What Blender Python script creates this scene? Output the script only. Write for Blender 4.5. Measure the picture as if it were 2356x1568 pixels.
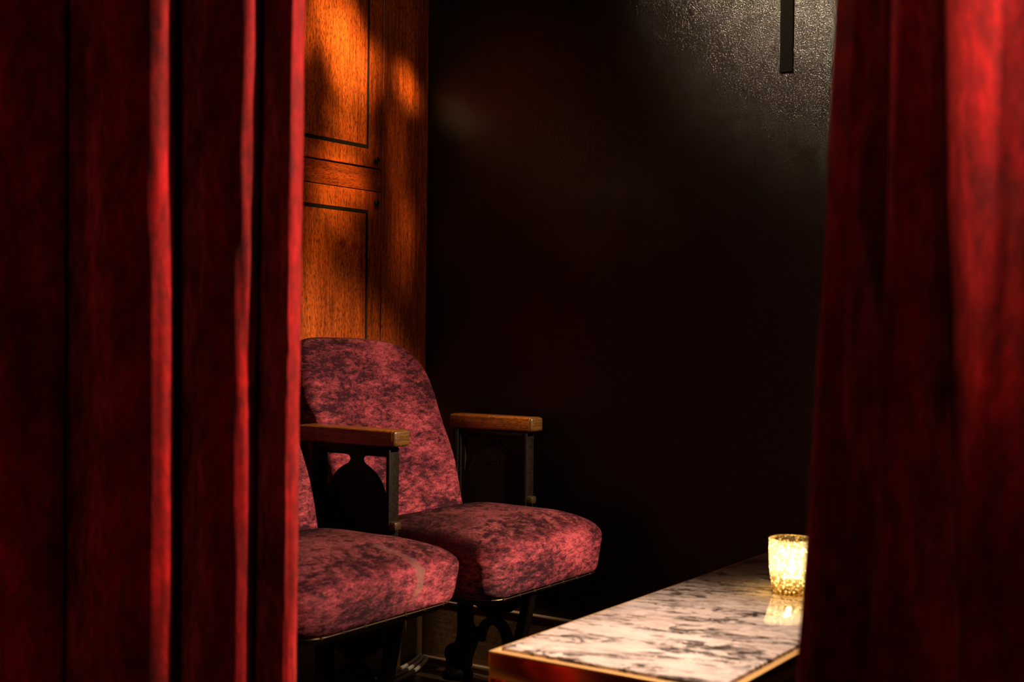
import bpy, bmesh, math, random
from mathutils import Vector, Matrix, noise
random.seed(7)
for o in list(bpy.data.objects):
    bpy.data.objects.remove(o)
S = bpy.context.scene
COL = S.collection

# ------------------------------------------------------------------ camera
F_PX, YAW, PITCH, ROLL = 2938.0, math.radians(33.9), -math.atan(27/2938.0), 0.011
CAM = Vector((2.0, -2.582, 0.845))
fw = Vector((-math.sin(YAW)*math.cos(PITCH), math.cos(YAW)*math.cos(PITCH), math.sin(PITCH)))
rt = Vector((math.cos(YAW), math.sin(YAW), 0)); up = rt.cross(fw)
cr = rt*math.cos(ROLL)+up*math.sin(ROLL); cu = -rt*math.sin(ROLL)+up*math.cos(ROLL)
cd = bpy.data.cameras.new('camera'); cam = bpy.data.objects.new('camera', cd); COL.objects.link(cam)
cam.matrix_world = Matrix(((cr.x, cu.x, -fw.x, CAM.x), (cr.y, cu.y, -fw.y, CAM.y), (cr.z, cu.z, -fw.z, CAM.z), (0, 0, 0, 1)))
cd.sensor_width = 36; cd.lens = F_PX/2356*36; cd.clip_start = .02
cd.dof.use_dof = True; cd.dof.focus_distance = 2.95; cd.dof.aperture_fstop = 5.0
S.camera = cam

# ------------------------------------------------------------------ world and light
S.view_settings.view_transform = 'Standard'; S.view_settings.look = 'None'
S.view_settings.exposure = 0.0; S.view_settings.gamma = 1.0; S.view_settings.use_curve_mapping = False
w = bpy.data.worlds.new('world'); S.world = w; w.use_nodes = True
w.node_tree.nodes['Background'].inputs[0].default_value = (1, .62, .38, 1)
w.node_tree.nodes['Background'].inputs[1].default_value = 0.0

def spot(name, loc, target, power, size_deg, blend, radius, color, sx=1, sy=1, twist=0):
    d = bpy.data.lights.new(name, 'SPOT'); d.energy = power; d.color = color
    d.spot_size = math.radians(size_deg); d.spot_blend = blend; d.shadow_soft_size = radius
    o = bpy.data.objects.new(name, d); COL.objects.link(o); o.location = loc
    q = (Vector(target)-Vector(loc)).to_track_quat('-Z', 'Y')
    o.rotation_euler = (q.to_matrix() @ Matrix.Rotation(twist, 3, 'Z')).to_euler(); o.scale = (sx, sy, 1)
    return o
def point(name, loc, power, radius, color):
    d = bpy.data.lights.new(name, 'POINT'); d.energy = power; d.color = color; d.shadow_soft_size = radius
    o = bpy.data.objects.new(name, d); COL.objects.link(o); o.location = loc; return o
WARM = (1, .66, .36); AMB = (1, .56, .24)
# wall spot beside the table aimed at the seats, ceiling spot over the table, ceiling lamp whose glint shows in the dark wall, added spots for the light patches on the panelling
SOFT = (1, .72, .48)
spot('seat_spot', (1.72, -.30, 1.52), (.36, -.52, .52), 310, 42, .8, .03, SOFT)
spot('table_spot', (1.12, -.90, 2.40), (1.02, -1.12, .42), 380, 33, 1.0, .025, (1, .73, .54))
spot('curtain_rim', (2.06, -.93, 1.80), (.97, -1.5, .95), 520, 50, 1.0, .03, SOFT)  # unseen spot added to give the left curtain's folds bright rims
spot('ceiling_lamp', (.76, -.74, 2.12), (1.12, 0, 1.74), 120, 84, 1.0, .035, SOFT)
spot('corner_fill', (1.25, -.10, 2.35), (.08, -.03, .04), 90, 13, 1.0, .02, SOFT)  # unseen weak spot added to lift the floor corner behind the seats
PL = (1.0, -.85, 2.25)
for (y, z, e, deg, sx, sy) in ((-.39, 1.555, 200, 4.5, .8, 1.3), (-.31, 1.49, 420, 6.0, .9, 1.5), (-.25, 1.45, 260, 3.6, .55, 1.7), (-.20, 1.47, 150, 2.6, .6, 1.6),
                               (-.455, 1.50, 120, 2.6, .7, 1.2), (-.09, 1.445, 300, 3.3, .9, 1.0), (-.125, 1.30, 90, 2.8, .45, 3.2), (-.30, 1.31, 220, 3.6, 1.5, .8),
                               (-.25, 1.335, 120, 2.2, .5, 1.4), (-.31, 1.205, 380, 4.0, 1.4, .8), (-.40, 1.19, 90, 3.0, 1, 1), (-.36, 1.135, 240, 3.0, 1.2, .9),
                               (-.40, 1.06, 170, 3.4, 1, 1.4), (-.30, 1.08, 90, 3.0, .8, 1.2), (-.09, 1.11, 240, 2.8, .7, 1.7), (-.10, 1.01, 110, 2.8, .7, 1.6), (-.42, .95, 110, 3.6, 1, 1.3), (-.29, .89, 60, 4.0, 1.3, 1)):
    spot('dapple_spot', PL, (0, y, z), e*(1.25 if z > 1.4 else .95 if z > 1.12 else .55), deg*1.15, 1.0, .030, (1, .60, .28) if z > 1.4 else AMB, sx, sy)  # unseen narrow spot added for each dappled patch on the wood
spot('panel_fill', PL, (0, -.3, 1.35), 11, 46, 1.0, .05, AMB)  # added wide fill, sets the dim base level of the panelling
# unseen lights added on the camera's side of the curtain
spot('streak_spot', (.60, -2.95, 2.35), (1.90, -1.58, 1.22), 2100, 24, 1.0, .05, (1, .72, .5), .62, 1.2)  # added for the bright streak down the right curtain
point('curtain_fill', (2.3, -3.5, 2.3), 26, .2, (1, .7, .5))  # added dim fill for the curtain fronts

# ------------------------------------------------------------------ helpers
def new_obj(name, me, mat=None, parent=None, kind=None, smooth=None):
    o = bpy.data.objects.new(name, me); COL.objects.link(o)
    if mat: me.materials.append(mat)
    if parent is not None: o.parent = parent
    if kind: o['kind'] = kind
    if smooth is not None:
        for p in me.polygons: p.use_smooth = True
        if smooth > 0: me.set_sharp_from_angle(angle=math.radians(smooth))
    return o
def bm_obj(name, bm, mat=None, parent=None, kind=None, smooth=None):
    bmesh.ops.recalc_face_normals(bm, faces=bm.faces)
    me = bpy.data.meshes.new(name); bm.to_mesh(me); bm.free()
    return new_obj(name, me, mat, parent, kind, smooth)
def tag(o, label, cat, group=None):
    o['label'] = label; o['category'] = cat
    if group: o['group'] = group
    return o
def empty(name, loc=(0, 0, 0)):
    o = bpy.data.objects.new(name, None); COL.objects.link(o); o.location = loc; o.empty_display_size = .05; return o
def box(name, x0, x1, y0, y1, z0, z1, mat, parent=None, bevel=0, seg=2, kind=None):
    bm = bmesh.new(); bmesh.ops.create_cube(bm, size=1)
    for v in bm.verts:
        v.co = Vector(((x0+x1)/2+v.co.x*(x1-x0), (y0+y1)/2+v.co.y*(y1-y0), (z0+z1)/2+v.co.z*(z1-z0)))
    if bevel: bmesh.ops.bevel(bm, geom=bm.edges[:], offset=bevel, segments=seg, affect='EDGES', profile=.5)
    return bm_obj(name, bm, mat, parent, kind, 35 if bevel else None)
def catmull(pts, n=8, closed=False):
    out = []; m = len(pts); P = [Vector(p) for p in pts]
    for i in range(m if closed else m-1):
        if closed: a, b, c, d = P[i-1], P[i], P[(i+1) % m], P[(i+2) % m]
        else: a, b, c, d = P[max(i-1, 0)], P[i], P[i+1], P[min(i+2, m-1)]
        for k in range(n):
            t = k/n
            out.append(.5*((2*b)+(c-a)*t+(2*a-5*b+4*c-d)*t*t+(3*b-a-3*c+d)*t*t*t))
    if not closed: out.append(P[-1])
    return out
def plate(name, outlines, y0, y1, mat, parent, bevel=.0015):
    """flat casting in the x-z plane: first outline is the edge, the others are holes"""
    cu_ = bpy.data.curves.new(name, 'CURVE'); cu_.dimensions = '2D'; cu_.fill_mode = 'BOTH'
    cu_.extrude = abs(y1-y0)/2-bevel; cu_.bevel_depth = bevel; cu_.bevel_resolution = 1; cu_.offset = -bevel
    for ol in outlines:
        sp = cu_.splines.new('POLY'); sp.points.add(len(ol)-1); sp.use_cyclic_u = True
        for p, q in zip(sp.points, ol): p.co = (q[0], q[1], 0, 1)
    t = bpy.data.objects.new('tmp', cu_); COL.objects.link(t)
    me = bpy.data.meshes.new_from_object(t.evaluated_get(bpy.context.evaluated_depsgraph_get()))
    bpy.data.objects.remove(t); bpy.data.curves.remove(cu_)
    ym = (y0+y1)/2
    for v in me.vertices:
        x, z, yy = v.co; v.co = (x, ym-yy, z)
    me.materials.clear(); me.name = name
    return new_obj(name, me, mat, parent, smooth=40)
def tube(name, pts, rad, mat, parent=None, seg=10, n=8):
    P = catmull(pts, n); bm = bmesh.new(); rings = []
    for i, p in enumerate(P):
        t = (P[min(i+1, len(P)-1)]-P[max(i-1, 0)]).normalized()
        a = t.orthogonal().normalized() if i == 0 else (a-t*a.dot(t)).normalized()
        b = t.cross(a)
        r = rad(i/(len(P)-1)) if callable(rad) else rad
        rings.append([bm.verts.new(p+(a*math.cos(2*math.pi*k/seg)+b*math.sin(2*math.pi*k/seg))*r) for k in range(seg)])
    for A, B in zip(rings, rings[1:]):
        for k in range(seg): bm.faces.new((A[k], A[(k+1) % seg], B[(k+1) % seg], B[k]))
    bm.faces.new(rings[0]); bm.faces.new(rings[-1])
    return bm_obj(name, bm, mat, parent, smooth=50)
def lathe(name, prof, mat, parent=None, seg=32, loc=(0, 0, 0), flute=None, cap=True):
    bm = bmesh.new(); rings = []
    for r, z in prof:
        ring = []
        for k in range(seg):
            a = 2*math.pi*k/seg; rr = r if flute is None else r*(1+flute(a, z))
            ring.append(bm.verts.new((loc[0]+rr*math.cos(a), loc[1]+rr*math.sin(a), loc[2]+z)))
        rings.append(ring)
    for A, B in zip(rings, rings[1:]):
        for k in range(seg): bm.faces.new((A[k], A[(k+1) % seg], B[(k+1) % seg], B[k]))
    if cap: bm.faces.new(rings[0]); bm.faces.new(rings[-1])
    return bm_obj(name, bm, mat, parent, smooth=45)

# ------------------------------------------------------------------ materials
def mat(name):
    m = bpy.data.materials.new(name); m.use_nodes = True
    nt = m.node_tree; return m, nt, nt.nodes['Principled BSDF']
def nd(nt, typ, **kw):
    n = nt.nodes.new(typ)
    for k, v in kw.items():
        if k in n.inputs.keys(): n.inputs[k].default_value = v
        else: setattr(n, k, v)
    return n
def coords(nt, scale=(1, 1, 1), rot=(0, 0, 0), loc=(0, 0, 0)):
    tc = nt.nodes.new('ShaderNodeTexCoord'); mp = nt.nodes.new('ShaderNodeMapping')
    mp.inputs['Scale'].default_value = scale; mp.inputs['Rotation'].default_value = rot; mp.inputs['Location'].default_value = loc
    nt.links.new(tc.outputs['Object'], mp.inputs['Vector']); return mp.outputs['Vector']
def nz(nt, vec, scale, detail=4, rough=.55, dist=0, out='Fac'):
    n = nd(nt, 'ShaderNodeTexNoise', Scale=scale, Detail=detail, Roughness=rough, Distortion=dist)
    nt.links.new(vec, n.inputs['Vector']); return n.outputs[out]
def ramp(nt, fac, stops):
    r = nt.nodes.new('ShaderNodeValToRGB'); e = r.color_ramp.elements
    while len(e) < len(stops): e.new(.5)
    for el, (p, c) in zip(e, stops):
        el.position = p; el.color = (c, c, c, 1) if not isinstance(c, (tuple, list)) else (*c, 1)
    nt.links.new(fac, r.inputs[0]); return r.outputs[0]
def mix(nt, fac, a, b, mode='MIX'):
    m = nt.nodes.new('ShaderNodeMix'); m.data_type = 'RGBA'; m.blend_type = mode
    for s, v in ((m.inputs[0], fac), (m.inputs[6], a), (m.inputs[7], b)):
        if isinstance(v, bpy.types.NodeSocket): nt.links.new(v, s)
        else: s.default_value = v if isinstance(v, (int, float)) else (*v, 1)
    return m.outputs[2]
def math_(nt, op, a, b=None, clamp=False):
    m = nt.nodes.new('ShaderNodeMath'); m.operation = op; m.use_clamp = clamp
    for s, v in ((m.inputs[0], a), (m.inputs[1], b)):
        if v is None: continue
        if isinstance(v, bpy.types.NodeSocket): nt.links.new(v, s)
        else: s.default_value = v
    return m.outputs[0]
def bump(nt, b, h, strength, dist=.002):
    n = nd(nt, 'ShaderNodeBump', Strength=strength, Distance=dist)
    nt.links.new(h, n.inputs['Height']); nt.links.new(n.outputs[0], b.inputs['Normal']); return n

def plain(name, col, rough=.5, metal=0, spec=.5, **kw):
    m, nt, b = mat(name)
    b.inputs['Base Color'].default_value = (*col, 1); b.inputs['Roughness'].default_value = rough
    b.inputs['Metallic'].default_value = metal; b.inputs['Specular IOR Level'].default_value = spec
    for k, v in kw.items(): b.inputs[k].default_value = v
    return m

def velvet(name, dark, light, tint, s1=26, stretch=(1, 1, 1), sheen=.8, worn=None, lo=.40, hi=.60, bumpk=.5, nap=None):
    m, nt, b = mat(name)
    v = coords(nt, stretch)
    n1 = nz(nt, v, s1, 10, .74, .4)
    n0 = nz(nt, v, s1*(.13 if nap else .28), 3, .5, .3)
    n2 = nz(nt, v, s1*4.2, 5, .65, .2)
    f = math_(nt, 'ADD', math_(nt, 'MULTIPLY', n1, .62), math_(nt, 'MULTIPLY', n0, .38))
    f = math_(nt, 'ADD', f, math_(nt, 'MULTIPLY', math_(nt, 'SUBTRACT', n2, .5), .28))
    f = ramp(nt, f, ((lo, 0), ((lo+hi)/2, .35), (hi, 1)))
    fine = nz(nt, coords(nt), 900, 2)
    c = mix(nt, f, dark, light)
    c = mix(nt, math_(nt, 'MULTIPLY', fine, .35), c, dark)
    if worn:
        c = worn(nt, c)
    nt.links.new(c, b.inputs['Base Color'])
    b.inputs['Roughness'].default_value = .75; b.inputs['Specular IOR Level'].default_value = .12
    nt.links.new(math_(nt, 'MULTIPLY', math_(nt, 'ADD', f, .12), sheen), b.inputs['Sheen Weight'])
    b.inputs['Sheen Roughness'].default_value = .38
    b.inputs['Sheen Tint'].default_value = (*tint, 1)
    bp = bump(nt, b, math_(nt, 'ADD', n1, math_(nt, 'MULTIPLY', fine, .15)), bumpk, .0012 if nap else .008)
    if nap:
        # the pile is brushed up the front and back over the seat, crushed unevenly
        g = nt.nodes.new('ShaderNodeNewGeometry')
        def vm(op, p, q):
            x = nt.nodes.new('ShaderNodeVectorMath'); x.operation = op
            for sck, val in ((x.inputs[0], p), (x.inputs[3] if op == 'SCALE' else x.inputs[1], q)):
                if isinstance(val, bpy.types.NodeSocket): nt.links.new(val, sck)
                elif val is not None: sck.default_value = val
            return x.outputs[0]
        t = vm('CROSS_PRODUCT', g.outputs['Normal'], (0, 1, 0))
        k = math_(nt, 'ADD', math_(nt, 'MULTIPLY', math_(nt, 'SUBTRACT', n1, .5), nap[1]), nap[0])
        nn = vm('NORMALIZE', vm('ADD', g.outputs['Normal'], vm('SCALE', t, k)), None)
        nt.links.new(nn, bp.inputs['Normal'])
    return m

def worn_patch(nt, c):
    # bare, grey, threadbare strip running down over the front edge of the near seat
    tc = nt.nodes.new('ShaderNodeTexCoord')
    sp = nt.nodes.new('ShaderNodeSeparateXYZ'); nt.links.new(tc.outputs['Object'], sp.inputs[0])
    wob = nz(nt, tc.outputs['Object'], 70, 3)
    yy = math_(nt, 'ADD', sp.outputs[1], math_(nt, 'MULTIPLY', math_(nt, 'SUBTRACT', wob, .5), .02))
    # centre line leans towards the far side lower down
    zz = math_(nt, 'SUBTRACT', sp.outputs[2], .40)
    cen = math_(nt, 'SUBTRACT', .078, math_(nt, 'MULTIPLY', math_(nt, 'MULTIPLY', zz, zz), 8))
    d = math_(nt, 'ABSOLUTE', math_(nt, 'SUBTRACT', yy, cen))
    a = math_(nt, 'LESS_THAN', d, .011)
    zf = nt.nodes.new('ShaderNodeMapRange'); zf.interpolation_type = 'SMOOTHSTEP'
    zf.inputs[1].default_value = .345; zf.inputs[2].default_value = .385
    nt.links.new(sp.outputs[2], zf.inputs[0])
    xf = math_(nt, 'GREATER_THAN', math_(nt, 'ADD', sp.outputs[0], math_(nt, 'MULTIPLY', wob, .05)), .520)
    k = math_(nt, 'MULTIPLY', math_(nt, 'MULTIPLY', a, zf.outputs[0]), xf)
    return mix(nt, math_(nt, 'MULTIPLY', k, .6), c, (.15, .085, .068))

PLUM_D, PLUM_L, PLUM_T = (.016, .002, .006), (.42, .066, .088), (1, .24, .28)
M_seat = velvet('plum_velvet', PLUM_D, PLUM_L, PLUM_T, 62, (.8, .6, 1.7), .16, lo=.435, hi=.62, nap=(.85, 3.6))
M_seat_worn = velvet('plum_velvet_worn', PLUM_D, PLUM_L, PLUM_T, 62, (.8, .6, 1.7), .16, worn_patch, lo=.435, hi=.62, nap=(.85, 3.6))
M_curtain = velvet('red_velvet', (.055, .0002, .001), (.33, .0010, .003), (1, .12, .10), 26, (1, 1, .45), .9, lo=.40, hi=.64, bumpk=.5)

def wood(name, dark, light, axis='z', rough=.3, coat=.25, s=1.0, stains=()):
    m, nt, b = mat(name)
    k = {'z': (1, 1, .09), 'y': (1, .09, 1), 'x': (.09, 1, 1)}[axis]
    v = coords(nt, tuple(q*s for q in k))
    big = nz(nt, v, 9, 3, .5, 1.2)
    grain = nz(nt, v, 120, 4, .6, .3)
    k2 = {'z': (1, 1, .28), 'y': (1, .28, 1), 'x': (.28, 1, 1)}[axis]
    fleck = nz(nt, coords(nt, k2), 300*s, 3, .6, .5)
    f = math_(nt, 'ADD', math_(nt, 'MULTIPLY', big, .45), math_(nt, 'MULTIPLY', grain, .55))
    c = mix(nt, ramp(nt, f, ((.36, 0), (.62, 1))), dark, light)
    c = mix(nt, ramp(nt, fleck, ((.36, .8), (.54, 0))), c, tuple(q*.42 for q in dark))
    for (y, z, r) in stains:
        tc = nt.nodes.new('ShaderNodeTexCoord'); vm = nt.nodes.new('ShaderNodeVectorMath'); vm.operation = 'DISTANCE'
        nt.links.new(tc.outputs['Object'], vm.inputs[0]); vm.inputs[1].default_value = (0, y, z)
        dd = math_(nt, 'ADD', vm.outputs['Value'], math_(nt, 'MULTIPLY', math_(nt, 'SUBTRACT', fleck, .5), .012))
        c = mix(nt, ramp(nt, dd, ((r*.75, .65), (r*1.1, 0))), c, (.16, .006, .005))
    nt.links.new(c, b.inputs['Base Color'])
    b.inputs['Roughness'].default_value = rough; b.inputs['Coat Weight'].default_value = coat; b.inputs['Coat Roughness'].default_value = .18
    bump(nt, b, grain, .08, .001)
    return m
MAH_D, MAH_L = (.11, .017, .003), (.56, .110, .013)
M_panel = wood('mahogany_panel', MAH_D, MAH_L, 'z', stains=((-.319, 1.042, .013), (-.277, 1.037, .013)))
M_rail = wood('mahogany_rail', MAH_D, (.46, .085, .012), 'y')
M_arm = wood('armrest_oak', (.09, .026, .003), (.30, .090, .011), 'x', .32, .3, 1.2)
M_end = wood('armrest_end_grain', (.05, .020, .004), (.13, .055, .010), 'y', .4, .1, 2.0)
M_base = wood('baseboard_wood', (.09, .048, .016), (.19, .10, .032), 'x', .5, .05)
M_floor = wood('floor_wood', (.035, .018, .008), (.09, .045, .018), 'x', .42, .1, .7)
M_inlay = plain('black_inlay', (.012, .009, .006), .45)
M_iron = None
def iron():
    m, nt, b = mat('dark_cast_iron')
    v = coords(nt); n = nz(nt, v, 160, 4)
    c = mix(nt, ramp(nt, n, ((.35, 0), (.75, 1))), (.004, .0026, .0016), (.012, .007, .004))
    nt.links.new(c, b.inputs['Base Color']); b.inputs['Metallic'].default_value = 0
    b.inputs['Roughness'].default_value = .55; b.inputs['Specular IOR Level'].default_value = .10
    bump(nt, b, n, .25, .002); return m
M_iron = iron()
def blackwall():
    m, nt, b = mat('black_gloss_paint')
    v = coords(nt); n = nz(nt, v, 330, 3, .6); n2 = nz(nt, v, 3, 3)
    nt.links.new(mix(nt, n2, (.003, .0025, .002), (.006, .0045, .0035)), b.inputs['Base Color'])
    b.inputs['Roughness'].default_value = .14; b.inputs['Specular IOR Level'].default_value = .45
    bump(nt, b, n, .50, .0026); return m
M_black = blackwall()
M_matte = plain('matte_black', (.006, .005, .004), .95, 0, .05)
M_dim = plain('dark_plaster', (.012, .009, .007), .9)
M_strip = plain('worn_floor_strip', (.22, .15, .09), .6)
M_cap = plain('baseboard_bead', (.30, .20, .12), .5)
M_brass = plain('polished_brass', (.72, .40, .13), .16, 1)
M_lip = plain('satin_brass_lip', (.75, .46, .18), .5, .75)
M_steel = plain('worn_brass_edge', (.10, .065, .03), .4, .8)
M_cable = plain('white_cable', (.55, .48, .40), .45)
M_knob = plain('bronze_knob', (.03, .02, .012), .3, .6)

def marble():
    m, nt, b = mat('veined_marble')
    tc = nt.nodes.new('ShaderNodeTexCoord'); vr = nt.nodes.new('ShaderNodeVectorRotate'); vr.rotation_type = 'Z_AXIS'
    nt.links.new(tc.outputs['Object'], vr.inputs['Vector']); vr.inputs['Angle'].default_value = math.radians(-14)
    mp = nt.nodes.new('ShaderNodeMapping'); mp.inputs['Scale'].default_value = (.42, 1, 1); nt.links.new(vr.outputs[0], mp.inputs['Vector'])
    v = mp.outputs[0]
    warp = nz(nt, v, 11, 5, .65, 0, 'Color')
    va = nt.nodes.new('ShaderNodeVectorMath'); va.operation = 'MULTIPLY_ADD'
    nt.links.new(warp, va.inputs[0]); va.inputs[1].default_value = (.10, .07, 0); nt.links.new(v, va.inputs[2])
    def vein(scale, width, detail=6):
        n = nz(nt, va.outputs[0], scale, detail, .62, .3)
        return ramp(nt, math_(nt, 'ABSOLUTE', math_(nt, 'SUBTRACT', n, .5)), ((0, 1), (width*.5, .7), (width, 0)))
    g1 = ramp(nt, nz(nt, v, 15, 3), ((.45, 0), (.54, 1)))
    g2 = ramp(nt, nz(nt, v, 8, 3), ((.40, 0), (.58, 1)))
    g3 = ramp(nt, nz(nt, v, 12, 2), ((.44, 0), (.56, 1)))
    v1 = math_(nt, 'MULTIPLY', vein(17, .045), g1)
    v2 = math_(nt, 'MULTIPLY', vein(60, .07), g2)
    v3 = math_(nt, 'MULTIPLY', ramp(nt, nz(nt, va.outputs[0], 46, 8, .72, .8), ((.53, 0), (.57, 1))), g3)
    cloud = ramp(nt, nz(nt, v, 6, 4), ((.42, 0), (.72, .6)))
    c = mix(nt, cloud, (.88, .74, .69), (.50, .34, .26))
    c = mix(nt, math_(nt, 'MULTIPLY', v2, .5), c, (.16, .10, .07))
    c = mix(nt, v1, c, (.030, .022, .018))
    c = mix(nt, math_(nt, 'MULTIPLY', v3, .92), c, (.030, .022, .018))
    nt.links.new(c, b.inputs['Base Color'])
    b.inputs['Roughness'].default_value = .05; b.inputs['Specular IOR Level'].default_value = .6
    b.inputs['Coat Weight'].default_value = .5; b.inputs['Coat Roughness'].default_value = .02
    return m
M_marble = marble()

def votive_glass():
    m, nt, b = mat('speckled_mercury_glass')
    nt.nodes.remove(b); out = nt.nodes['Material Output']
    v = coords(nt); sp = nt.nodes.new('ShaderNodeSeparateXYZ'); nt.links.new(v, sp.inputs[0])
    vo = nd(nt, 'ShaderNodeTexVoronoi', Scale=165.0); nt.links.new(v, vo.inputs['Vector'])
    vo2 = nd(nt, 'ShaderNodeTexVoronoi', Scale=300.0); nt.links.new(v, vo2.inputs['Vector'])
    s = math_(nt, 'MAXIMUM', math_(nt, 'LESS_THAN', vo.outputs['Distance'], .30), math_(nt, 'LESS_THAN', vo2.outputs['Distance'], .20))
    s = math_(nt, 'MULTIPLY', s, math_(nt, 'GREATER_THAN', nz(nt, v, 90, 2), .42))
    up_ = nt.nodes.new('ShaderNodeMapRange'); up_.inputs[1].default_value = .018; up_.inputs[2].default_value = .045
    nt.links.new(sp.outputs[2], up_.inputs[0])
    tint = mix(nt, up_.outputs[0], (.93, .84, .50), (1, .97, .88))
    tr = nd(nt, 'ShaderNodeBsdfTransparent'); nt.links.new(tint, tr.inputs[0])
    tl = nd(nt, 'ShaderNodeBsdfTranslucent'); tl.inputs[0].default_value = (1, .90, .68, 1)
    gl = nd(nt, 'ShaderNodeBsdfGlossy', Roughness=.08); gl.inputs[0].default_value = (1, .85, .5, 1)
    def ms(f, a, c):
        x = nt.nodes.new('ShaderNodeMixShader')
        if isinstance(f, bpy.types.NodeSocket): nt.links.new(f, x.inputs[0])
        else: x.inputs[0].default_value = f
        nt.links.new(a, x.inputs[1]); nt.links.new(c, x.inputs[2]); return x.outputs[0]
    silver = ms(.25, tl.outputs[0], gl.outputs[0])
    lw = nd(nt, 'ShaderNodeLayerWeight', Blend=.25)
    clear = ms(math_(nt, 'ADD', math_(nt, 'MULTIPLY', lw.outputs['Fresnel'], .6), .04), tr.outputs[0], gl.outputs[0])
    film = ms(math_(nt, 'ADD', math_(nt, 'MULTIPLY', up_.outputs[0], .06), .02), clear, tl.outputs[0])
    nt.links.new(ms(s, film, silver), out.inputs['Surface'])
    return m
M_votive = votive_glass()
def emit(name, col, k):
    m, nt, b = mat(name); b.inputs['Base Color'].default_value = (*col, 1)
    b.inputs['Emission Color'].default_value = (*col, 1); b.inputs['Emission Strength'].default_value = k; return m
M_flame = emit('candle_flame', (1, .72, .38), 40)
M_wax = plain('candle_wax', (.85, .72, .55), .5, 0, .4, **{'Subsurface Weight': .0})
M_tin = plain('tealight_tin', (.6, .58, .55), .35, 1)

# ------------------------------------------------------------------ room shell
RX, RY, RZ = 3.6, -4.4, 2.8
box('floor', -.1, RX, RY, .1, -.1, 0, M_floor, kind='structure')
box('ceiling', -.1, RX, RY, .1, RZ, RZ+.1, M_dim, kind='structure')
box('wall_back', -.1, RX, 0, .1, 0, RZ, M_black, kind='structure')
box('wall_right', RX, RX+.1, RY, .1, 0, RZ, M_dim, kind='structure')
box('wall_front', -.1, RX, RY-.1, RY, 0, RZ, M_dim, kind='structure')
wl = box('wall_left', -.1, -.022, RY, 0, 0, RZ, M_panel, kind='structure')
G = .0020   # joint between panels
def wpart(name, y0, y1, z0, z1, x1, m, parent=wl, bevel=.0012):
    return box(name, -.022, x1, y0, y1, z0, z1, m, parent, bevel, 1)
wpart('stile', -.18+G, 0, .0, RZ, 0, M_panel)
for i, ys in enumerate((-.18, -1.16)):
    y1, y0 = ys-G, ys-.80+G
    upan = wpart('upper_panel', y0, y1, 1.228+G, RZ, 0, M_panel)
    lpan = wpart('lower_panel', y0, y1, .0, 1.1745-G, 0, M_panel)
    wpart('rail', ys-.80, ys-G, 1.1745, 1.228, -.003, M_rail)
    if i == 0: wpart('stile', -1.16+G, -.98-G, 0, RZ, 0, M_panel)
    def inlay(p, a, b, c, d): box('inlay', -.002, .0004, a, b, c, d, M_inlay, p)
    yi = ys-.0515
    inlay(upan, ys-.745, yi-.0085, 1.2735, 1.2825); inlay(upan, yi-.0085+.0012, yi, 1.2735, 2.60); inlay(upan, ys-.75, ys-.743, 1.2735, 2.60)
    inlay(lpan, ys-.745, yi-.0085, 1.1178, 1.1268); inlay(lpan, yi-.0085+.0012, yi, .25, 1.1268); inlay(lpan, ys-.75, ys-.743, .25, 1.1268)
    for p, z in ((upan, 1.249), (lpan, 1.147)):
        k = lathe('knob', [(.0035, 0), (.0035, .004), (.0075, .005), (.0078, .008), (.0055, .0105), (.001, .0112)], M_knob, p, 16)
        for v in k.data.vertices:
            x, y, z_ = v.co; v.co = (z_, ys-.026+y, z+x)
bb = box('baseboard_back', .002, RX, -.014, -.0005, 0, .155, M_base, kind='structure')
box('cap_bead', .002, RX, -.018, -.0005, .1555, .1615, M_cap, bb, .002)
bl = box('baseboard_left', .0005, .010, -1.9, -.016, 0, .13, M_base, kind='structure')
t1 = box('trim_1', .012, RX, -.030, -.0145, .0, .018, M_strip, bevel=.003, kind='structure')
box('shadow_bar', .947, .9760, -.004, -.0002, 1.398, 2.75, M_matte, bevel=.001, kind='structure')  # matte strip added in place of a shadow bar on the glossy wall

# ------------------------------------------------------------------ theatre seats
def rrect(a, b, r, n=6):
    r = min(r, a*.999, b*.999); pts = []
    for cx_, cy_, s in ((a-r, b-r, 0), (-a+r, b-r, 1), (-a+r, -b+r, 2), (a-r, -b+r, 3)):
        for k in range(n+1):
            t = math.pi/2*(s+k/n); pts.append((cx_+r*math.cos(t), cy_+r*math.sin(t)))
    out = []
    for i in range(len(pts)):                         # subdivide the straight runs
        p, q = pts[i], pts[(i+1) % len(pts)]; L = math.dist(p, q)
        m = 8 if (i % (n+1)) == n else 1
        for k in range(m): out.append((p[0]+(q[0]-p[0])*k/m, p[1]+(q[1]-p[1])*k/m))
    return out
def smooth01(t): t = max(0, min(1, t)); return t*t*(3-2*t)
def ring_mesh(name, rings, m, parent):
    bm = bmesh.new(); R = [[bm.verts.new(p) for p in r] for r in rings]; n = len(R[0])
    for A, B in zip(R, R[1:]):
        for k in range(n): bm.faces.new((A[k], A[(k+1) % n], B[(k+1) % n], B[k]))
    bm.faces.new(R[0]); bm.faces.new(R[-1])
    return bm_obj(name, bm, m, parent, smooth=0)

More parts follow.
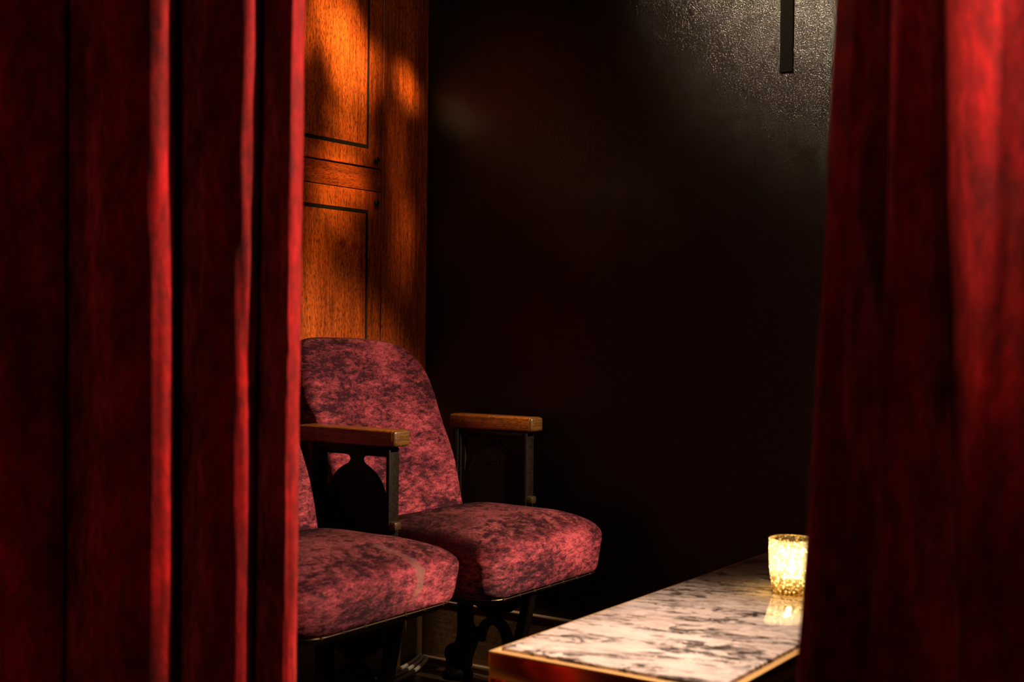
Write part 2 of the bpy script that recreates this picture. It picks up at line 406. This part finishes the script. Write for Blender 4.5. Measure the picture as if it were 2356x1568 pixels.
def cushion(parent, m, seed, back, lift):
    cxx, a, b = .405-back, .208, .220
    prof = [(.307, .03), (.305, .015), (.310, .008), (.322, .005), (.342, .0028), (.362, .001), (.380, -.0005), (.395, -.001), (.409, .002), (.423, .009), (.434, .019),
            (.4415, .034), (.447, .055), (.4515, .080), (.4545, .11), (.4565, .145), (.458, .18), (.4585, .203)]
    rings = []
    for z, ins in prof:
        ring = []
        for x, y in rrect(a-ins, b-ins, max(.050-ins*.1, .004)):
            X = cxx+x
            drop = 0
            if z > .40:
                k = (z-.40)/.058
                drop = k*(.016*smooth01((x-.06)/.14)**1.5+.016*smooth01((-.06-x)/.14))
            n = noise.noise(Vector((X*9+seed, y*9, z*9)))*.0025
            zz = z-drop+n*.6
            ring.append((X+(n if x > 0 else 0), y+.005, zz+lift*max(0, (.44-zz)/.135)))
        rings.append(ring)
    return ring_mesh('seat_cushion', rings, m, parent)

def backrest(parent, m, seed):
    # outline in (y, h): h along the tilted back; 0 = seat level
    yf, yn, top = .220, -.220, .420
    tilt = math.atan(.32)
    ol = [(-.18, -.10), (0, -.10), (.20, -.10), (yf-.003, -.08), (yf, .0), (yf, .10), (yf, .19), (yf-.001, .255), (yf-.006, .300), (yf-.017, .337), (yf-.038, .371), (yf-.07, .394),
          (yf-.115, .4085), (yf-.18, .4165), (yf-.24, top), (-.10, top), (-.150, top-.002), (-.190, top-.011), (-.210, top-.032), (yn, top-.065), (yn, .27), (-.202, .22), (-.198, .12), (-.198, 0), (-.196, -.08)]
    O = catmull([(p[0], p[1], 0) for p in ol], 4, True)
    cy_, ch = 0, .17
    prof = [(-.062, .86), (-.062, .955), (-.058, .985), (-.048, .998), (-.034, 1.0), (-.020, .996), (-.009, .982), (-.001, .955), (.005, .915), (.010, .85), (.014, .76), (.017, .62), (.019, .45), (.0195, .25), (.0198, .06)]
    rings = []
    for t, s in prof:
        ring = []
        for p in O:
            y = cy_+(p.x-cy_)*s; h = ch+(p.y-ch)*s
            curve = .028*((y/.22)**2)-.010                # sides wrap slightly forward
            t2 = t+curve*.6 + noise.noise(Vector((y*8+seed, h*8, 0)))*.002
            # lean back along h; a soft belly at lumbar height
            t2 += (.010*math.exp(-((h-.10)/.09)**2) if t > -.03 else 0)
            x = .212+t2*math.cos(tilt)-h*math.sin(tilt); z = .43+h*math.cos(tilt)+t2*math.sin(tilt)
            ring.append((x, y, z))
        rings.append(ring)
    return ring_mesh('backrest', rings, m, parent)

def mirror(pts, xm=.2805): return [(2*xm-x, z) for x, z in reversed(pts)]
CUT_L = [(.195, .585), (.258, .585), (.264, .582), (.2665, .577), (.2655, .571), (.260, .5665), (.249, .561), (.238, .554), (.229, .5465), (.222, .5385), (.2165, .5305), (.212, .5215), (.2085, .513),
         (.206, .508), (.2025, .5045), (.198, .5045), (.195, .508)]
BELL_L = [(.262, .572), (.249, .561)]
def standard(parent, rear_arm):
    """cast iron end frame; local y: 0 is the face towards the camera, +.032 the other"""
    y0 = .25-.002            # relative to the seat centre: standard on the far side
    st = plate('standard', [[(.165, .25), (.377, .25), (.377, .604), (.165, .604)], CUT_L, mirror(CUT_L)], y0+.009, y0+.021, M_iron, parent)
    P = st
    box('front_post', .3685, .3775, y0, y0+.032, .262, .604, M_iron, P, .002)
    box('rear_post', .165, .1795, y0, y0+.032, .25, .604, M_iron, P, .002)
    box('post_fillet', .1815, .1855, y0+.003, y0+.0095, .30, .592, M_iron, P, .001)
    box('top_rail', .165, .3775, y0+.002, y0+.030, .594, .6055, M_iron, P, .002)
    # raised bead along the bell-shaped shoulders
    bead = [(.2925, .580), (.2935, .573), (.300, .5665), (.312, .5605), (.323, .5535), (.332, .546), (.339, .538), (.3445, .530), (.349, .521), (.3525, .512), (.356, .506), (.361, .5035)]
    tube('shoulder_bead', [(x-.001, y0+.009, z) for x, z in bead], .0012, M_iron, P, 8, 3)
    tube('shoulder_bead', [(.561-x+.001, y0+.009, z) for x, z in bead], .0016, M_iron, P, 8, 3)
    box('seat_stop', .368, .392, y0+.002, y0+.024, .440, .457, M_steel, P, .004)
    box('arm_bracket', .20, .235, y0+.004, y0+.028, .603, .6068, M_steel, P, .001)
    ar = box('armrest', rear_arm, .3865, y0, y0+.051, .606, .640, M_arm, parent, .0055, 3)
    box('end_grain', .3800, .3905, y0+.0007, y0+.0503, .6067, .6393, M_end, ar, .0055, 3)
    # number cast into the plate
    fc = bpy.data.curves.new('number', 'FONT'); fc.body = 'N\u00ba 37'; fc.size = .017; fc.extrude = .0012; fc.align_x = 'CENTER'
    t = bpy.data.objects.new('tmp', fc); COL.objects.link(t)
    me = bpy.data.meshes.new_from_object(t.evaluated_get(bpy.context.evaluated_depsgraph_get())); bpy.data.objects.remove(t)
    for v in me.vertices:
        x, z, yy = v.co; v.co = (.2835+x, y0+.009-yy, .524+z)
    me.materials.clear(); me.name = 'number'
    new_obj('number', me, M_iron, P)
    # legs below the seat
    L = [(.174, .315), (.208, .315), (.207, .20), (.209, .135), (.224, .125), (.226, .108), (.221, .085), (.212, .060), (.205, .042), (.203, .026), (.152, .026), (.147, .040), (.1425, .055), (.145, .070), (.155, .080), (.170, .086),
         (.177, .098), (.180, .13), (.178, .20)]
    lg = plate('rear_leg', [[tuple(q[:2]) for q in catmull([(a, b, 0) for a, b in L], 3, True)]], y0+.002, y0+.036, M_iron, parent, .004)
    f1 = lathe('foot_pad', [(.034, 0), (.0365, .003), (.0365, .014), (.031, .020), (.027, .027)], M_iron, lg, 24, (.175, y0+.018, .0))
    arch = []
    def arc(cx_, cz, rx, rz, a0, a1, n=14): return [(cx_+rx*math.cos(math.radians(a0+(a1-a0)*k/n)), cz+rz*math.sin(math.radians(a0+(a1-a0)*k/n))) for k in range(n+1)]
    arch = [(.224, .099)]+arc(.281, .095, .052, .067, 170, 0)+[(.338, .04), (.338, .0), (.315, .0), (.314, .04)]+arc(.281, .095, .030, .048, 0, 165)+[(.252, .099)]
    plate('arch', [arch], y0+.005, y0+.027, M_iron, parent, .003)
    bowl = [(.195, .26), (.372, .26), (.366, .225), (.350, .196), (.325, .178), (.304, .170), (.299, .160), (.300, .150), (.262, .150), (.263, .160), (.257, .170), (.236, .180), (.212, .200), (.200, .225)]
    plate('hinge_bowl', [bowl], y0+.006, y0+.026, M_iron, parent, .003)
    tube('bolt', [(.224, y0-.004, .108), (.224, y0+.004, .108)], .006, M_iron, lg, 10, 1)
    fl = [(.3685, .268), (.395, .268), (.397, .255), (.385, .19), (.372, .13), (.352, .05), (.348, .0), (.322, .0), (.326, .05), (.346, .13), (.364, .20), (.375, .252)]
    plate('front_leg', [fl], y0+.002, y0+.030, M_iron, parent, .003)
    box('leg_bracket', .325, .385, y0-.012, y0+.010, .266, .276, M_iron, parent, .002)

def theatre_seat(yc, m, label, seed, rear_arm, back, lift):
    e = empty('theatre_seat', (0, yc, 0)); tag(e, label, 'chair', 'cinema seats in a row against the panelling')
    c = cushion(e, m, seed, back, lift); backrest(e, m, seed)
    # dark seat pan with a worn metal edge and upholstery tacks under the cushion
    prof = [(.286, .03), (.290, .014), (.300, .008), (.3045, .006), (.3065, .02)]
    ring_mesh('seat_pan', [[(.405-back+x, y+.005, z+lift) for x, y in rrect(.199-i, .211-i, .05)] for z, i in prof], M_iron, e)
    pp = rrect(.1975, .2095, .05); edge = [(.405-back+x, y+.005, .3045+lift) for x, y in pp]; edge.append(edge[0])
    tube('edge_strip', edge, .0010, M_steel, c, 6, 1)
    for k in range(7):
        tk = lathe('tack', [(.0035, 0), (.003, .0016), (.001, .0024)], M_steel, c, 8)
        for v in tk.data.vertices:
            a, b, h = v.co; v.co = (.6025-back+h, -.17+.055*k+a, .3045+lift+b)
    standard(e, rear_arm)
    return e
theatre_seat(-.35, M_seat, 'plum velvet theatre seat beside the dark wall, farther of the two', 1.0, .153, 0, .012)
theatre_seat(-.85, M_seat_worn, 'plum velvet theatre seat by the left curtain, worn grey strip on its front edge', 5.3, .128, .022, .030)

# ------------------------------------------------------------------ low table
T = empty('coffee_table', (0, 0, 0)); tag(T, 'low narrow table with white and dark veined marble top in a polished brass frame', 'table')
TX0, TX1, TY0, TY1, TZ = 1.030, 1.372, -1.186, -.14, .414
box('marble_top', TX0+.0115, TX1-.0115, TY0+.0115, TY1-.0115, TZ-.016, TZ+.007, M_marble, T, .0025, 2)
th = .034
for nm, c in (('near', (TX0, TX1, TY0, TY0+.011)), ('far', (TX0, TX1, TY1-.011, TY1)), ('l', (TX0, TX0+.011, TY0+.0112, TY1-.0112)), ('r', (TX1-.011, TX1, TY0+.0112, TY1-.0112))):
    box('lip', *c, TZ-.0005, TZ+.0022, M_lip, T, .0008)
box('apron', TX0, TX1, TY0, TY0+.02, TZ-th, TZ, M_brass, T, .0015)
box('apron', TX0, TX1, TY1-.02, TY1, TZ-th, TZ, M_brass, T, .0015)
box('apron', TX0, TX0+.02, TY0+.0202, TY1-.0202, TZ-th, TZ, M_brass, T, .0015)
box('apron', TX1-.02, TX1, TY0+.0202, TY1-.0202, TZ-th, TZ, M_brass, T, .0015)
for x in (TX0, TX1-.034):
    for y in (TY0, TY1-.034):
        box('leg', x+.0002, x+.0338, y+.0002, y+.0338, 0, TZ-th+.0005, M_brass, T, .0015)

# ------------------------------------------------------------------ votive glass and candle
VX, VY, VZ = 1.224, -.603, TZ+.0072
V = empty('votive_holder', (VX, VY, VZ)); tag(V, 'fluted speckled mercury glass votive holder glowing on the marble table', 'candle holder')
def flute(a, z): return .022*math.cos(18*a)*min(1, z/.02) if z < .082 else .004*math.cos(18*a)
outer = [(.0285, .0), (.0305, .004), (.0315, .010), (.0335, .022), (.0352, .036), (.0362, .052), (.0368, .068), (.0371, .082), (.0374, .0875)]
inner = [(.0358, .0875), (.0352, .070), (.0345, .050), (.0330, .034), (.0300, .016), (.0270, .010)]
lathe('glass', outer+inner, M_votive, V, 144, flute=flute)
lathe('rim', [(.0374, .0865), (.0378, .0880), (.0366, .0892), (.0357, .0880)], M_votive, V, 64, cap=False)
TL = empty('tea_light', (VX, VY, VZ+.0102)); tag(TL, 'lit tea light candle burning inside the speckled glass votive', 'candle')
lathe('cup', [(.0185, 0), (.0192, .0005), (.0194, .016), (.0188, .016), (.0186, .002)], M_tin, TL, 32)
lathe('wax', [(.0184, .0022), (.0185, .0135), (.006, .0130), (.0005, .0128)], M_wax, TL, 32)
lathe('wick', [(.0007, .0125), (.0006, .020), (.0003, .0205)], M_inlay, TL, 8)
lathe('flame', [(.0006, .0195), (.0032, .0225), (.0046, .027), (.0044, .033), (.0028, .042), (.0010, .050), (.0002, .0535)], M_flame, TL, 16)
point('candle_light', (VX, VY, VZ+.058), .7, .006, (1, .76, .48))

# ------------------------------------------------------------------ cables on the floor
for k, (lab, dy, r) in enumerate((('white cable on the floor lying closest to the panelled wall', 0, .0055), ('white cable on the floor in the middle of three', 1, .0055), ('white cable on the floor farthest from the panelled wall', 2, .0055))):
    d = k*.0165
    pts = [(.030+d*1.6, -1.0, r+.0002), (.036+d*1.8, -.60, r+.0002), (.042+d*1.8, -.36, r+.0002), (.038+d*1.5, -.20, r+.0004), (.032+d*1.2, -.12, .0085), (.024+d*.9, -.062, .0145), (.019+d*.75, -.037-.002*k, .022-.002*k)]
    tag(tube('cable', pts, r, M_cable), lab, 'cable', 'cables along the panelled wall')

# ------------------------------------------------------------------ curtains
def curtain(name, folds_fn, z0, z1, nz_, label, seed):
    """folds_fn(py) -> list of (pixel x, distance from camera) control points for the height seen at pixel row py at 1.4 m"""
    bm = bmesh.new(); rows = []
    for j in range(nz_+1):
        z = z0+(z1-z0)*j/nz_
        ctl = folds_fn(z)
        P = catmull([(a, b, 0) for a, b in ctl], 10)
        row = []
        for i, p in enumerate(P):
            u = (p.x-1178)/F_PX
            w_ = noise.noise(Vector((i*.05+seed, z*2.2, 0)))*.004+noise.noise(Vector((i*.16+seed, z*9, 3)))*.0016
            d = p.y+w_
            q = Vector((CAM.x, CAM.y, 0))+Vector((fw.x, fw.y, 0)).normalized()*d+Vector((rt.x, rt.y, 0))*(u*d+noise.noise(Vector((i*.2, z*14, seed)))*.0012)
            row.append(bm.verts.new((q.x, q.y, z)))
        rows.append(row)
    for A, B in zip(rows, rows[1:]):
        for k in range(len(A)-1): bm.faces.new((A[k], A[k+1], B[k+1], B[k]))
    o = bm_obj(name, bm, M_curtain, smooth=0)
    md = o.modifiers.new('cloth', 'SOLIDIFY'); md.thickness = .003; md.offset = 0
    return tag(o, label, 'curtain')
def lerp(t, a, b): return a+(b-a)*t
def pyz(z, d): return 757-(z-.845)*F_PX/d          # approx pixel row of height z
def left_folds(z):
    t = max(-.6, min(1.6, pyz(z, 1.5)/1568)); D = 1.50
    edges = [-130, lerp(t, 146, 148), lerp(t, 392, 403), lerp(t, 589, 582), lerp(t, 691, 685)]
    c = [(-420, D+.02), (-330, D-.02), (-250, D-.03), (-150, D-.01)]
    prev = edges[0]
    for i, e in enumerate(edges[1:]):
        w_ = e-prev; dep = .075 if i < 3 else .05
        D = 1.50+(.045 if i == 0 else 0); c += [(prev-18, D+dep*.55), (prev-6, D+dep), (prev+.16*w_, D+dep*.72), (prev+.42*w_, D+.012), (prev+.70*w_, D-.010), (e-.13*w_ if w_ > 150 else e-24, D-.013), (e-6, D-.003), (e, D+.014)]
        prev = e
    c += [(prev-3, D+.022), (prev-.5, D+.030), (prev-10, D+.040), (prev-40, D+.046), (prev-70, D+.048)]
    return c
curtain('curtain', left_folds, .012, 2.75, 110, 'deep red velvet curtain hanging in folds on the left side', 2.0)
def right_folds(z):
    t = max(-.6, min(1.6, pyz(z, 1.12)/1568)); D = 1.12
    e0 = lerp(t, 1916, 1846)+8*math.sin(t*3.1)
    e1 = lerp(t, 2041, 2030) if t < .7 else lerp((t-.7)/.3, 2033, 2010)
    d2 = lerp(t, 2150, 2215)            # dark valley
    s0 = lerp(min(t, .6)/.6, 2205, 2228); s1 = lerp(min(t, .6)/.6, 2278, 2252)
    k = max(.25, 1-t)                   # the big fold flattens lower down
    return [(e0+60, D+.058), (e0+20, D+.050), (e0+3, D+.034), (e0, D+.018), (e0+8, D+.004), (e0+40, D-.004), (lerp(.6, e0, e1), D+.018), (e1-16, D+.036), (e1-4, D+.034), (e1+3, D+.010), (e1+16, D+.002),
            (lerp(.5, e1, d2), D+.014), (d2-14, D+.038), (d2, D+.046), (d2+14, D+.022), (s0, D-.020*k), (s1, D-.058*k), (s1+40, D-.070*k), (s1+120, D-.068*k), (s1+200, D-.02), (s1+300, D+.03), (s1+400, D+.0), (s1+520, D+.03)]
curtain('curtain', right_folds, .012, 2.75, 110, 'deep red velvet curtain on the right, its edge beside the candle', 9.0)
